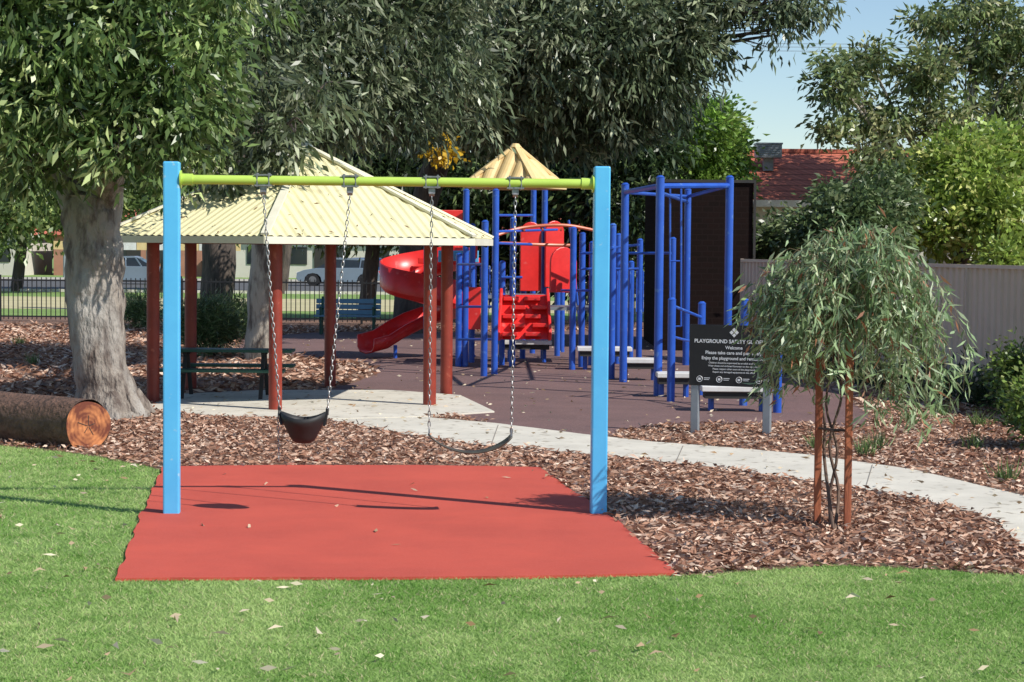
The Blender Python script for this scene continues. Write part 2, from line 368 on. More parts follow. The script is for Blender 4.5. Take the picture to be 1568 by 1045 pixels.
# ------------------------------------------------------------ swing set
bl=G(263,790); br=G(916,790); e=empty('swing_set',(bl+br)/2)
tl=at(266,245,bl); tr=at(922,258,br)
ax=(br-bl).normalized(); rotz=Matrix.Rotation(math.atan2(ax.y,ax.x),3,'Z')
zt=(tl.z+tr.z)/2
mb=MB()
for b in(bl,br): mb.box((b.x,b.y,zt/2),(.125,.11,zt),rotz)
mb.obj('posts',['blue_l'],e,bevel=.012)
zb=zt-.135
A=Vector((bl.x,bl.y,zb)); Bp=Vector((br.x,br.y,zb))
mb=MB(); mb.tube([A+ax*.06,Bp-ax*.06],.036,20)
for q,s in((A,1),(Bp,-1)):
    mb.tube([q+ax*s*.063,q+ax*s*.16],.045,20); mb.tube([q+ax*s*.063,q+ax*s*.075],.07,20)
mb.obj('crossbar',['lime'],e,smooth=True)
def barpt(px):
    best=None
    for i in range(400):
        q=A.lerp(Bp,i/399); 
        d=abs((q.x/q.y*F+784)-px)
        if best is None or d<best[0]: best=(d,q)
    return best[1]
hb=MB(); ch=MB()
def chain(a,b,link=.05,r=.0042,wd=.010):
    a=Vector(a);b=Vector(b);d=b-a;n=int(d.length/(link*.8)); t=d.normalized()
    s=t.cross(Vector((0,1,0))).normalized(); u=t.cross(s)
    for i in range(n):
        c=a+d*((i+.5)/n); q=s if i%2 else u
        ring=[c+t*(math.sin(x)*link*.5)+q*(math.cos(x)*wd) for x in [2*math.pi*k/10 for k in range(11)]]
        ch.tube(ring,r,5,cap=False)
hang={}
for px in(403,534,659,788):
    q=barpt(px); hang[px]=q
    hb.box(q+Vector((0,0,.04)),(.13,.07,.012),rotz); hb.box(q+Vector((0,0,-.04)),(.13,.07,.012),rotz)
    for s in(-.045,.045): hb.tube([q+ax*s+Vector((0,-.03,-.05)),q+ax*s+Vector((0,-.03,.055))],.007,6); hb.tube([q+ax*s+Vector((0,.03,-.05)),q+ax*s+Vector((0,.03,.055))],.007,6)
    hb.box(q+Vector((0,0,-.065)),(.05,.03,.05),rotz); hb.tube([q+Vector((-.02,0,-.09)),q+Vector((.02,0,-.09))],.02,8)
YS=(bl.y+br.y)/2
b1=P(428,630,YS-.12); b2=P(501,632,YS-.12)
chain(hang[403]+Vector((0,0,-.1)),b1); chain(hang[534]+Vector((0,0,-.1)),b2)
b3=P(657,662,YS+.02); b4=P(783,664,YS-.05)
chain(hang[659]+Vector((0,0,-.1)),b3); chain(hang[788]+Vector((0,0,-.1)),b4)
chain(b1+Vector((-.01,0,-.02)),P(427,706,YS-.12),.04,.004,.009)
hb.obj('hangers',['steel'],e,smooth=True); ch.obj('chains',['steel'],e,smooth=True)
mb=MB(); c=(b1+b2)/2; w2=(b2-b1).length/2*.97; n=20
prof=[(1.,.0),(.97,-.04),(.86,-.09),(.72,-.145),(.58,-.195),(.45,-.225),(.3,-.24),(0.02,-.245)]
vs=[];fs=[]
for r,z in prof:
    for k in range(n):
        an=2*math.pi*k/n; X=math.cos(an)*w2*r; Yy=math.sin(an)*w2*.8*r
        dz=0
        if r>.8: dz=-.05*abs(math.sin(an))**2*(r-.7)/.3
        vs.append(c+Vector((X,Yy,z+dz)))
for i in range(len(prof)-1):
    for k in range(n): fs.append((i*n+k,i*n+(k+1)%n,(i+1)*n+(k+1)%n,(i+1)*n+k))
mb.add(vs,fs); o=mb.obj('bucket_seat',['black'],e,smooth=True); so_=o.modifiers.new('s','SOLIDIFY'); so_.thickness=.014
mb=MB()
for sgn,bb in((-1,b1),(1,b2)):
    mb.beam(bb+Vector((0,0,.02)),bb+Vector((sgn*-.02,-.05,-.10)),.02,.008); mb.beam(bb+Vector((0,0,.02)),bb+Vector((sgn*-.02,.05,-.10)),.02,.008)
    mb.tube([bb+Vector((0,0,-.02)),bb+Vector((0,0,.03))],.012,8)
mb.obj('bucket_straps',['black'],e)
mb=MB(); K=24; vs=[];fs=[]
for i in range(K+1):
    t=i/K; q=b3.lerp(b4,t); q.z-= .135*(1-(2*t-1)**2)**.8+.01; tw=-.25+.55*t
    for s in(-1,1): vs.append(q+Vector((0,s*.07*math.cos(tw*.5),s*.07*math.sin(tw*.5))))
for i in range(K): fs.append((2*i,2*i+1,2*i+3,2*i+2))
mb.add(vs,fs); o=mb.obj('belt_seat',['belt'],e,smooth=True); q=o.modifiers.new('s','SOLIDIFY'); q.thickness=.012
mb=MB()
for bb in(b3,b4):
    mb.tube([bb+Vector((0,0,.03)),bb+Vector((0,-.065,-.02)),bb+Vector((0,.065,-.01)),bb+Vector((0,0,.03))],.005,6,cap=False)
mb.obj('belt_clips',['steel'],e)
# ------------------------------------------------------------ ribbed pyramidal roof
def ribroof(mb,cx,cy,ang0,n,Re,ze,za,pitch,amp,wave,over=0,mat=0,top=0.02):
    C=Vector((cx,cy,za)); V=[Vector((cx+Re*math.cos(ang0+2*math.pi*k/n),cy+Re*math.sin(ang0+2*math.pi*k/n),ze)) for k in range(n)]
    for k in range(n):
        a=V[k];b=V[(k+1)%n];d=b-a;L=d.length;x=d/L;m=(a+b)/2;up=(C-m);H=up.length;u=up/H;nn=x.cross(u)
        if nn.z<0: nn=-nn
        ns=int(L/pitch)*len(wave); vs=[];fs=[]
        for i in range(ns+1):
            s=i/ns; h=wave[i%len(wave)]*amp; tt=1-abs(2*s-1)
            base=a+d*s; topp=base+u*H*tt
            vs+= [base+nn*h, topp+nn*h]
        for i in range(ns): fs.append((2*i,2*i+2,2*i+3,2*i+1))
        mb.add(vs,fs,mat)
    return C,V
pc=Vector((-2.83,26.75,0)); a0=math.radians(-90-4)
e=empty('picnic_pavilion',pc)
mb=MB(); C,V=ribroof(mb,pc.x,pc.y,a0,6,2.82,2.2,3.42,.12,.016,(0,0,1,1)); mb.obj('roof_sheets',['cream'],e)
mb=MB()
for v in V:
    q=v+Vector((0,0,.03)); mb.beam(q,C+Vector((0,0,.04)),.10,.03)
mb.tube([C+Vector((0,0,0)),C+Vector((0,0,.09))],[.12,.03],8)
mb.obj('ridge_caps',['creamlt'],e)
mb=MB()
for k in range(6):
    a=V[k];b=V[(k+1)%6]; mb.beam(a+Vector((0,0,-.045)),b+Vector((0,0,-.045)),.03,.09)
mb.obj('fascia',['creamlt'],e)
# leaf litter lying on the roof
Cn=[];Dn=[]
for k in range(6):
    a=V[k];b=V[(k+1)%6]
    for i in range(26):
        u_,v_=R.random(),R.random()**2
        q=(a.lerp(b,u_)).lerp(C,v_)+Vector((0,0,.028)); Cn.append(tuple(q)); dn=(C-q)*R.uniform(-1,1)+(b-a)*R.uniform(-.6,.6); Dn.append(tuple(dn))
Cn=np.array(Cn);Dn=np.array(Dn);nn_=len(Cn)
leaves('roof_leaves',Cn,Dn,rng.uniform(.04,.1,nn_),rng.uniform(.012,.025,nn_),np.tile(np.array([[.20,.12,.07]]),(nn_,1))*rng.uniform(.5,1.7,(nn_,1)),'litter',e,bend=.05)
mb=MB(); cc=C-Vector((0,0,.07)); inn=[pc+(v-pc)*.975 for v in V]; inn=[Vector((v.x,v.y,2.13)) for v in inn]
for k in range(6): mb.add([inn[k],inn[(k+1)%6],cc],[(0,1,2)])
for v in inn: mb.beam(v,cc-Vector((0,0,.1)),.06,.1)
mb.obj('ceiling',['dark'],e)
mb=MB()
PR=2.12
posts=[Vector((pc.x+PR*math.cos(a0+k*math.pi/3),pc.y+PR*math.sin(a0+k*math.pi/3),0)) for k in range(6)]
for p in posts: mb.tube([p,p+Vector((0,0,2.25))],.085,18)
mb.obj('pavilion_posts',['postred'],e,smooth=True)
mb=MB()
for k in range(6): mb.beam(posts[k]+Vector((0,0,2.16)),posts[(k+1)%6]+Vector((0,0,2.16)),.08,.12)
mb.obj('ring_beam',['postred'],e)
tb=P(345,560,26.3); e=empty('picnic_table',(tb.x,26.3,0)); mb=MB(); x0=P(240,560,26.3).x; x1=P(440,560,26.3).x
for dy in(-.16,-.0,.16): mb.box(((x0+x1)/2+.1,26.6+dy,.66),((x1-x0)-.1,.14,.04))
for yy in(26.0,27.2):
    for dy in(-.07,.07): mb.box(((x0+x1)/2,yy+dy,.42),((x1-x0),.12,.04))
mb.obj('planks',['green'],e,bevel=.006)
mb=MB()
for xx in(x0+.35,x1-.35):
    mb.beam((xx,26.0,.38),(xx,27.2,.38),.05,.05); mb.beam((xx,26.2,.02),(xx,26.55,.64),.05,.05); mb.beam((xx,27.0,.02),(xx,26.65,.64),.05,.05); mb.beam((xx,26.45,.62),(xx,26.8,.62),.05,.04)
mb.obj('frame',['dark'],e)
# ------------------------------------------------------------ main gum tree
def trunkobj(name,pts,rad,mat,par,n=28,jit=.12,ph=0):
    mb=MB(); mb.tube(pts,rad,n,0,cap=False,jit=jit,ph=ph); return mb.obj(name,[mat],par,smooth=True)
tb=G(163,640); Yt=tb.y; e=empty('gum_tree',tb)
def T(px,py,dy=0): return P(px,py,Yt+dy)
pts=bez([T(172,654),T(168,634),T(160,595),T(152,545),T(146,480),T(144,420),T(143,370),T(140,330),T(140,300)],6)
sc=Yt/F
prof=[(654,64),(640,57),(622,50),(600,45),(570,42),(540,42),(480,44),(420,45),(370,43),(330,42),(300,36)]
def rr(z):
    py=378+ (CAMH-z)/sc
    ys=[p[0] for p in prof][::-1]; rs=[p[1] for p in prof][::-1]
    return float(np.interp(py,ys,rs))*sc
trunkobj('trunk',pts,[rr(p.z) for p in pts],'bark',e,n=48,jit=.07)
mb=MB()
k1=bez([T(136,365),T(120,315),T(98,265,.3),T(45,150,.4),T(0,30,.2)],5); mb.tube(k1,list(np.linspace(.25,.10,len(k1))),20,jit=.06)
k2=bez([T(150,365),T(160,310),T(172,250,-.3),T(205,130,-.5),T(250,0,-.6)],5); mb.tube(k2,list(np.linspace(.25,.10,len(k2))),20,jit=.06,ph=3)
k3=bez([T(143,340),T(140,250,.5),T(130,100,.9),T(150,-60,1)],5); mb.tube(k3,list(np.linspace(.22,.1,len(k3))),14,jit=.06)
for a in range(8):
    an=a*2*math.pi/8+.3; d=Vector((math.cos(an),math.sin(an),0))
    c0=Vector((tb.x+.05,tb.y,0)); mb.tube([c0+d*.25+Vector((0,0,.30)),c0+d*.36+Vector((0,0,.12)),c0+d*.46+Vector((0,0,.0)),c0+d*.56+Vector((0,0,-.08))],[.10,.12,.10,.05],10,jit=.1,ph=a)
mb.obj('limbs',['bark'],e,smooth=True)
bl1=[B(40,60,22.6,1.3,1.3,1.2),B(150,40,22.4,1.3,1.2,1.1),B(270,60,22.6,.8,1.1,1.1),B(200,185,22.2,.9,.8,.5),B(60,190,22.3,.9,.9,.55),B(300,150,22.5,.5,.7,.7),B(250,235,22.5,.36,.5,.3),B(180,240,22,.35,.4,.22),B(20,245,22.2,.5,.5,.25),B(-60,120,22.8,1,1.2,1.2),B(100,-80,23.5,2,2,1.4),B(280,-70,23.5,1.3,1.6,1.0),B(-120,-60,23.5,1.6,1.6,1.4),B(120,110,24.6,1.6,1.3,1.3),B(315,230,23,.28,.4,.25),B(130,-200,23.6,2.2,2.2,1.0),B(60,265,22.5,.4,.4,.13)]
mb=MB(); branches(mb,T(150,200,0),bl1,.07,sub=5); mb.obj('branches',['barkd'],e,smooth=True)
G1=[(.07,.12,.035),(.16,.235,.07),(.36,.42,.18)]
crown('foliage',bl1,38000,.18,.052,G1,droop=.6,parent=e,cr=.15,per=22,con=(.55,1.05))
# ------------------------------------------------------------ gum tree behind pavilion
G2=[(.075,.105,.055),(.165,.205,.105),(.32,.35,.22)]
b0=G(405,552); e=empty('gum_tree',b0); Yt2=b0.y
pts=bez([b0-Vector((0,0,.1)),P(404,500,Yt2),P(406,430,Yt2),P(412,300,Yt2),P(420,150,Yt2),P(440,-40,Yt2)],4)
trunkobj('trunk',pts,list(np.linspace(.34,.2,len(pts))),'barkp',e,jit=.1)
bl2=[B(400,50,31,1.3,1.5,1.6),B(500,60,32,1.3,1.5,1.5),B(600,40,33,1.4,1.5,1.5),B(400,160,31,.8,1,.7),B(500,155,32,1.0,1.1,.65),B(590,160,33,1.0,1,.7),B(350,120,32,.8,1,1.1),B(680,110,34,1,1.2,1.2),B(450,-110,33,2.5,2.5,1.2),B(640,-100,34,2.2,2.2,1.2),B(350,205,31,.35,.5,.4),
 B(400,130,26.3,.5,.5,.4),B(375,195,26,.4,.4,.3),B(440,190,25.6,.35,.35,.25),B(452,232,25.4,.16,.2,.2),B(410,235,25.8,.3,.3,.22),B(340,255,25.6,.3,.3,.25),B(480,150,26.2,.4,.4,.3)]
mb=MB(); branches(mb,P(425,110,Yt2-2),bl2,.07,seed=4,sub=5); mb.obj('branches',['barkd'],e,smooth=True)
crown('foliage',bl2,42000,.22,.054,G2,droop=.7,parent=e,cr=.18,per=22)
# ------------------------------------------------------------ large gum behind the tower
b0=G(640,500); b0=Vector((b0.x,47,0)); e=empty('gum_tree',b0)
pts=bez([b0-Vector((0,0,.1)),b0+Vector((.1,0,2)),b0+Vector((.6,-.5,4)),b0+Vector((1.8,-2,7.5))],6)
trunkobj('trunk',pts,list(np.linspace(.4,.25,len(pts))),'barkd',e,jit=.1)
bl3=[B(700,60,42,1.7,2,2.0),B(800,50,42,1.8,2,2.0),B(900,50,42,1.8,2,1.9),B(990,60,42,1.3,1.6,1.4),B(740,170,43.5,1.6,1.6,1.1),B(850,175,44,1.6,1.6,1.1),B(950,160,44,1.3,1.4,1.1),B(1020,140,43,.7,1,.9),B(1050,60,42,.8,1,.8),B(1090,10,42,.8,.9,.5),B(1190,10,41.5,.6,.6,.35),B(1235,-5,41.5,.6,.5,.35),B(1085,75,42,.3,.4,.35),B(1180,55,41.5,.13,.2,.35),B(1215,40,41.5,.1,.2,.3),B(760,-80,44,3,3,1.3),B(980,-90,44,3,3,1.3),B(1150,-60,43,1.6,1.6,.8),B(640,160,44,1.3,1.4,1.3)]
mb=MB(); branches(mb,b0+Vector((1.8,-2,7.0)),bl3,.12,seed=6,sub=5); mb.obj('branches',['barkd'],e,smooth=True)
crown('foliage',bl3,60000,.26,.066,G2,droop=.7,parent=e,cr=.24,per=22)
# dark understorey trees
e=empty('tree',(1,55,0)); bl4=[B(540,285,54,1.8,2,1.4),B(640,290,55,1.8,2,1.6),B(740,300,55,1.8,2,1.5),B(840,290,55,1.8,2,1.7),B(930,290,54,1.6,2,1.7),B(600,200,55,2,2,1.5),B(880,200,55,2,2,1.5),B(980,230,53,1.3,1.5,1.4),B(985,330,52,1.0,1.2,1.0),B(480,250,55,1.6,2,1.6),B(720,400,56,1.2,1,.7),B(820,400,56,1.4,1,.8),B(920,400,55,1.4,1,1)]
mb=MB()
for px in(560,700,800,920): q=P(px,400,55); mb.tube([(q.x,55,0),(q.x+.2,55,2),(q.x+.1,55,5)],[.25,.2,.12],10)
branches(mb,(0,55,3.5),bl4,.1,seed=8,sub=3); mb.obj('trunks',['barkd'],e,smooth=True)
crown('foliage',bl4,44000,.3,.09,[(.022,.042,.016),(.06,.10,.035),(.14,.20,.07)],droop=.5,parent=e,cr=.3,per=26)
# bright green tree
q=P(1080,300,56); e=empty('green_tree',(q.x,56,0)); bl5=[B(1060,215,55,1.2,1.3,1.0),B(1110,225,56,.65,1,.75),B(1020,240,55,.9,1,1.0),B(1090,180,56,.65,.8,.5),B(1070,290,55,1.3,1.2,.9),B(1120,265,56,.4,.6,.6)]
mb=MB(); mb.tube([(q.x,56,0),(q.x,56,4.5)],[.2,.1],10); branches(mb,(q.x,56,3.5),bl5,.07,seed=2,sub=3); mb.obj('trunk',['barkd'],e,smooth=True)
crown('foliage',bl5,22000,.2,.09,[(.12,.22,.04),(.22,.36,.06),(.34,.48,.11)],droop=.2,parent=e,cr=.18,per=28)
# right gum with sky gaps
q=P(1450,300,56); e=empty('gum_tree',(q.x,56,0))
bl6=[B(1285,125,54,.65,1,.8),B(1330,90,55,.7,1,.6),B(1275,195,54,.5,.8,.4),B(1345,180,55,.8,1,.75),B(1420,110,55,.9,1.2,.8),B(1440,30,56,.8,1.2,.4),B(1500,80,56,.9,1.3,.7),B(1500,10,56,.8,1,.4),B(1560,50,56,.9,1.3,.9),B(1560,150,56,1.1,1.3,.9),B(1450,180,55,1.1,1.2,.7),B(1350,245,54,.8,1,.55),B(1640,100,57,1.4,1.4,2),B(1530,-50,57,1.6,1.4,.8),B(1262,90,54,.25,.5,.2),B(1560,215,55,1.3,1.2,.6)]
mb=MB(); mb.tube(bez([(q.x,56,0),(q.x+.1,56,3),(q.x+.3,56,6)],4),[.35]*5+[.25]*4,12); branches(mb,(q.x,56,3.5),bl6,.11,seed=12,sub=4); mb.obj('trunk',['barkp'],e,smooth=True)
crown('foliage',bl6,22000,.26,.09,[(.12,.17,.06),(.23,.28,.11),(.38,.38,.19)],droop=.5,parent=e,cr=.2,per=20,fill=.5)
# bushy trees over the fence
q=P(1470,350,44); e=empty('bushy_tree',(q.x,44,0)); bl7=[B(1470,250,43,1.0,1.1,.65),B(1540,240,44,1.0,1.2,.65),B(1400,290,43,.7,1,.55),B(1500,320,42,1.1,1.1,.9),B(1430,340,42,.7,.9,.7),B(1580,330,43,1.0,1.1,1.2),B(1620,250,44,1,1,1),B(1535,395,40.5,.4,.5,.3)]
mb=MB(); mb.tube([(q.x,44,0),(q.x,44,3)],[.2,.1],10); branches(mb,(q.x,44,1.6),bl7,.08,seed=22,sub=3); mb.obj('trunk',['barkd'],e,smooth=True)
crown('foliage',bl7,32000,.17,.085,[(.20,.29,.05),(.32,.42,.09),(.48,.50,.16)],droop=.1,parent=e,cr=.17,per=28,con=(.65,.7))
q=P(1290,350,42); e=empty('bushy_tree',(q.x,42,0)); bl8=[B(1310,340,40,.9,1,.8),B(1250,360,41,.5,.8,.5),B(1350,310,41,.6,.8,.65),B(1275,310,41.5,.3,.5,.3),B(1310,390,39.5,1,.7,.5),B(1205,365,43,.55,.6,.5),B(1175,385,43.5,.4,.5,.4)]
mb=MB(); mb.tube([(q.x,42,0),(q.x,42,3)],[.2,.1],10); branches(mb,(q.x,42,1.6),bl8,.08,seed=23,sub=3); mb.obj('trunk',['barkd'],e,smooth=True)
crown('foliage',bl8,21000,.17,.065,[(.07,.12,.045),(.15,.21,.08),(.26,.31,.15)],droop=.3,parent=e,cr=.18,per=28)
# left mid-distance trees
e=empty('street_tree',(-22,82,0)); bl9=[B(20,320,80,2.2,2,1.6),B(110,290,82,2.2,2,1.8),B(230,280,84,2.4,2,1.8),B(330,300,84,2.2,2,1.8),B(430,290,86,2.2,2,1.9),B(-60,270,82,2.5,2,2.5),B(60,210,84,3,2,2),B(230,190,86,3,2,2),B(370,180,86,3,2,2)]
mb=MB()
for px in(25,120,250,340,430): q=P(px,400,84); mb.tube([(q.x,84,0),(q.x+.3,84,2.5),(q.x,84,5)],[.28,.22,.12],8)
mb.obj('trunks',['barkd'],e,smooth=True)
crown('foliage',bl9,32000,.36,.14,[(.09,.14,.045),(.18,.25,.08),(.34,.40,.14)],droop=.4,parent=e,cr=.4,per=26)
# distant tree mass
bl=[]
for i in range(60):
    x=-60+i*1.7+R.uniform(-1,1); h=R.uniform(3,6.5) if x<10 else R.uniform(2,3.5); bl.append((x,150+R.uniform(-8,8),h*.75+1,2.6,3,h*.75))
crown('distant_trees',bl,36000,.7,.4,[(.05,.09,.035),(.10,.15,.06),(.18,.22,.10)],droop=.2,cr=.8,per=30)
b0=G(333,480); e=empty('tree_trunk',b0); trunkobj('trunk',bez([b0,b0+Vector((0,0,2)),b0+Vector((-.5,0,6.5))],5),[.5]*6+[.35]*5,'barkd',e,jit=.12)
# ------------------------------------------------------------ shrubs
def shrub(name,px,py,rx,rz,n,L,W,pal,droop=-.3,Y=None,cr=.12):
    b=G(px,py); e=empty(name,b); bls=[(b.x+R.uniform(-.5,.5)*rx,b.y+R.uniform(-.4,.4)*rx,rz*R.uniform(.5,1.1),rx*.6,rx*.6,rz*.55) for _ in range(6)]
    mb=MB(); branches(mb,b,bls,.02,seed=3,sub=4); mb.obj('stems',['twig'],e)
    crown('foliage',bls,n,L,W,pal,droop=droop,parent=e,cr=cr,per=24)
GS=[(.08,.14,.05),(.15,.22,.085),(.28,.34,.17)]
shrub('grevillea_shrub',325,548,.62,.68,7000,.18,.018,GS)
shrub('grevillea_shrub',360,520,.5,.55,5000,.18,.018,GS)
shrub('grevillea_shrub',215,505,.6,.5,4000,.18,.018,GS)
GR=[(.12,.20,.04),(.22,.31,.07),(.38,.44,.14)]
shrub('round_shrub',1572,640,.42,.62,9000,.07,.035,GR,droop=.0)
shrub('round_shrub',1640,690,.6,.6,9000,.07,.035,GR,droop=.0)
def tufts():
    C=[];D=[]
    for px,py in((1490,690),(1345,690),(1440,640),(1500,655),(1250,690),(1555,655),(1325,700),(1540,740),(1395,650),(50,560),(30,530)):
        b=G(px,py); 
        for i in range(60): C.append((b.x+R.gauss(0,.05),b.y+R.gauss(0,.05),0)); D.append((R.gauss(0,.35),R.gauss(0,.35),1))
    C=np.array(C);D=np.array(D);n=len(C)
    leaves('strap_plants',C,D,rng.uniform(.1,.28,n),np.full(n,.012),np.tile(np.array([[.14,.21,.07]]),(n,1))*rng.uniform(.6,1.6,(n,1)),'leaf')
tufts()
FA=Vector((4.33,37,0)); FB=Vector((6.83,26,0)); fd=(FB-FA).normalized(); FE=FA+fd*22
bls=[]
for i in range(26):
    q=FA+fd*(1.5+i*.62); bls.append((q.x-.5+R.uniform(-.1,.1),q.y,R.uniform(.1,.25),.3,.35,R.uniform(.12,.3)))
crown('hedge_plants',bls,9000,.12,.03,[(.02,.045,.015),(.05,.08,.03),(.1,.13,.05)],droop=-.4,cr=.12,per=24)
# ------------------------------------------------------------ colorbond fence
e=empty('steel_fence',FA); mb=MB(); nrm=Vector((0,0,1)).cross(fd); L=22.; vs=[];fs=[]; i=0; s=0.
wave=[0,0,.03,.03]; steps=[.07,.025,.07,.025]; 
while s<L:
    h=wave[i%4]; q=FA+fd*s+nrm*h; vs+=[(q.x,q.y,0),(q.x,q.y,1.86)]; s+=steps[i%4]; i+=1
for k in range(i-1): fs.append((2*k,2*k+2,2*k+3,2*k+1))
mb.add(vs,fs); mb.obj('sheets',['fence'],e)
mb=MB(); mb.beam(FA+Vector((0,0,1.88)),FE+Vector((0,0,1.88)),.06,.05); mb.beam(FA+Vector((0,0,.04)),FE+Vector((0,0,.04)),.06,.05)
for k in range(10): q=FA+fd*(k*2.38); mb.box(q+Vector((0,0,.95)),(.06,.06,1.92))
mb.obj('rails',['fence'],e)
# ------------------------------------------------------------ brick wall building
e=empty('brick_building',(4,41,0)); mb=MB(); x0=P(1012,400,40).x; x1=P(1152,400,40).x; zt_=P(1080,280,40).z
mb.box(((x0+x1)/2,42.5,zt_/2),(x1-x0,5,zt_)); mb.obj('walls',['brick'],e)
mb=MB(); mb.box(((x0+x1)/2,42.5,zt_+.03),(x1-x0+.1,5.1,.06)); mb.box((x1+.03,39.97,zt_/2),(.05,.05,zt_)); mb.obj('coping',['dark'],e)
# ------------------------------------------------------------ tiled house
e=empty('tiled_house',(12,62,0)); mb=MB(); hx0=P(1143,300,58).x; hx1=hx0+10; ze=P(1200,310,58).z; zr=P(1200,232,61).z
a=[(hx0-.4,57.6,ze),(hx1,57.6,ze),(hx1,66,ze),(hx0-.4,66,ze)]; r=[(hx0+.25,61.5,zr),(hx1-3,61.5,zr)]
mb.add(a+r,[(0,1,5,4),(1,2,5),(2,3,4,5),(3,0,4)]); mb.obj('roof',['tiles'],e)
mb=MB(); mb.beam(Vector(r[0])+Vector((0,0,.04)),Vector(r[1])+Vector((0,0,.04)),.22,.12); mb.beam(Vector(a[0])+Vector((0,0,.05)),Vector(r[0])+Vector((0,0,.05)),.2,.12); mb.obj('ridge_tiles',['tiles'],e)
mb=MB(); mb.box(((hx0+hx1)/2,61.8,ze/2),(hx1-hx0-.4,7.4,ze-.05)); mb.obj('walls',['plaster'],e)
mb=MB(); mb.beam((hx0-.45,57.55,ze-.05),(hx1,57.55,ze-.05),.12,.2); mb.beam((hx0-.45,57.55,ze-.05),(hx0-.45,66,ze-.05),.12,.2); mb.obj('gutters',['white'],e)
mb=MB()
for kx in(3.4,6,8.4): mb.box((hx0+kx,58.08,ze-1.3),(1.2,.06,1.1))
mb.obj('windows',['glass'],e)
cq=P(1176,232,60); mb=MB(); mb.box(cq,(.75,.75,.4)); mb.box(cq+Vector((0,0,.22)),(.8,.8,.05)); mb.box(cq-Vector((0,0,.35)),(.3,.3,.5))
for k in range(5): mb.box(cq+Vector((0,-.38,-.14+k*.07)),(.66,.02,.02))
mb.obj('roof_cooler',['greypost'],e)
mb=MB()
for k,(y1,y2) in enumerate(((63,57),(68,63),(74,70))):
    a=P(1150,y1+4,90); b=P(1900,y2-8,90); m=(a+b)/2-Vector((0,0,.25)); mb.tube(bez([a,m,b],8),.013,5)
mb.obj('power_lines',['greypost'],None)
# ------------------------------------------------------------ far buildings, cars, fence
def lowhouse(name,x0,x1,Y,wall,zw=2.6,roof='tiles'):
    e=empty(name,((x0+x1)/2,Y,0)); mb=MB(); mb.box(((x0+x1)/2,Y+4,zw/2),(x1-x0,8,zw)); mb.obj('walls',[wall],e)
    mb=MB(); mb.add([(x0-.5,Y-.5,zw),(x1+.5,Y-.5,zw),(x1+.5,Y+8.5,zw),(x0-.5,Y+8.5,zw),(x0+3,Y+4,zw+1.8),(x1-3,Y+4,zw+1.8)],[(0,1,5,4),(1,2,5),(2,3,4,5),(3,0,4)]); mb.obj('roof',[roof],e)
    mb=MB(); x=x0+1.2
    while x<x1-1.5: mb.box((x+.6,Y-.02,1.4),(1.2,.08,1.1)); x+=2.6
    mb.obj('windows',['glass'],e)
    mb=MB(); mb.box((x0+.4+(x1-x0)*.5,Y-.03,1.02),(.9,.1,2.02)); mb.obj('door',['dark'],e)
lowhouse('house',-42,-31,124,'plaster'); lowhouse('house',-29.5,-20,126,'pinkwall'); lowhouse('house',-18,-7,124,'plaster'); lowhouse('house',-5,8,126,'plaster')
mb=MB()
for k in range(9): mb.box((-27+k*1.25,118,1.95),(1.22,.2,.5),mat=k%2)
for k in range(5): mb.tube([(-27+k*2.5,118.1,0),(-27+k*2.5,118.1,1.8)],.08,8,2)
mb.obj('banner_fence',['tan','white','greypost'])
def car(x,y,col,flip=1,sc=1):
    e=empty('parked_car',(x,y,0)); Tm=Matrix.Translation((x,y,0))@Matrix.Diagonal((flip*sc,sc,sc,1))
    mb=MB(); prof=[(-2.1,.3),(-2.15,.55),(-2.05,.8),(-1.75,.92),(-1.0,.95),(1.1,.92),(1.75,.82),(2.1,.68),(2.15,.4),(2.05,.25),(1.75,.22),(1.7,.45),(1.55,.6),(1.3,.66),(1.05,.6),(.9,.45),(.85,.22),(-.95,.22),(-1.0,.45),(-1.15,.6),(-1.4,.66),(-1.65,.6),(-1.8,.45),(-1.85,.25)]
    mb.prism(prof,-.86,.86,0,Tm)
    mb.prism([(-1.45,1.33),(-1.2,1.42),(.1,1.45),(.35,1.38),(.35,1.34),(-1.45,1.3)],-.62,.62,0,Tm)
    mb.obj('body',[col],e,bevel=.05)
    mb=MB(); lo=[(-1.95,.93),(-1.55,1.32),(.3,1.37),(1.15,.91)]
    vs=[Tm@Vector((a,-.8 if b<1 else -.64,b)) for a,b in lo]+[Tm@Vector((a,.8 if b<1 else .64,b)) for a,b in lo]
    mb.add(vs,[(0,1,2,3),(7,6,5,4),(0,4,5,1),(1,5,6,2),(2,6,7,3),(3,7,4,0)]); mb.obj('windows',['glass'],e)
    mb=MB()
    for a,b,c,d in((-.25,.92,-.3,1.36),(.55,.92,.2,1.38),(-1.1,.92,-1.15,1.34)): mb.beam(Tm@Vector((a,-.815,b)),Tm@Vector((c,-.655,d)),.03,.07)
    mb.obj('pillars',[col],e)
    mb=MB()
    for wx in(-1.4,1.3):
        for wy in(-.8,.8):
            mb.tube([Tm@Vector((wx,wy-.1,.32)),Tm@Vector((wx,wy+.1,.32))],.32*sc,20,0); mb.tube([Tm@Vector((wx,wy-.115,.32)),Tm@Vector((wx,wy+.115,.32))],.19*sc,12,1)
    mb.obj('wheels',['black','steel'],e,smooth=True)
    mb=MB(); mb.box(Tm@Vector((2.08,-.6,.66)),(.12,.3,.12),mat=0); mb.box(Tm@Vector((-2.08,-.6,.72)),(.12,.3,.14),mat=1); mb.obj('lamps',['white','red'],e)
car(P(520,430,101).x,101,'carsilver',-1); car(P(205,430,101).x,101,'carsilver',1); car(P(575,425,107).x,107,'carblue',1)
mb=MB(); e=empty('picket_fence',(-8,52,0)); x=-16.
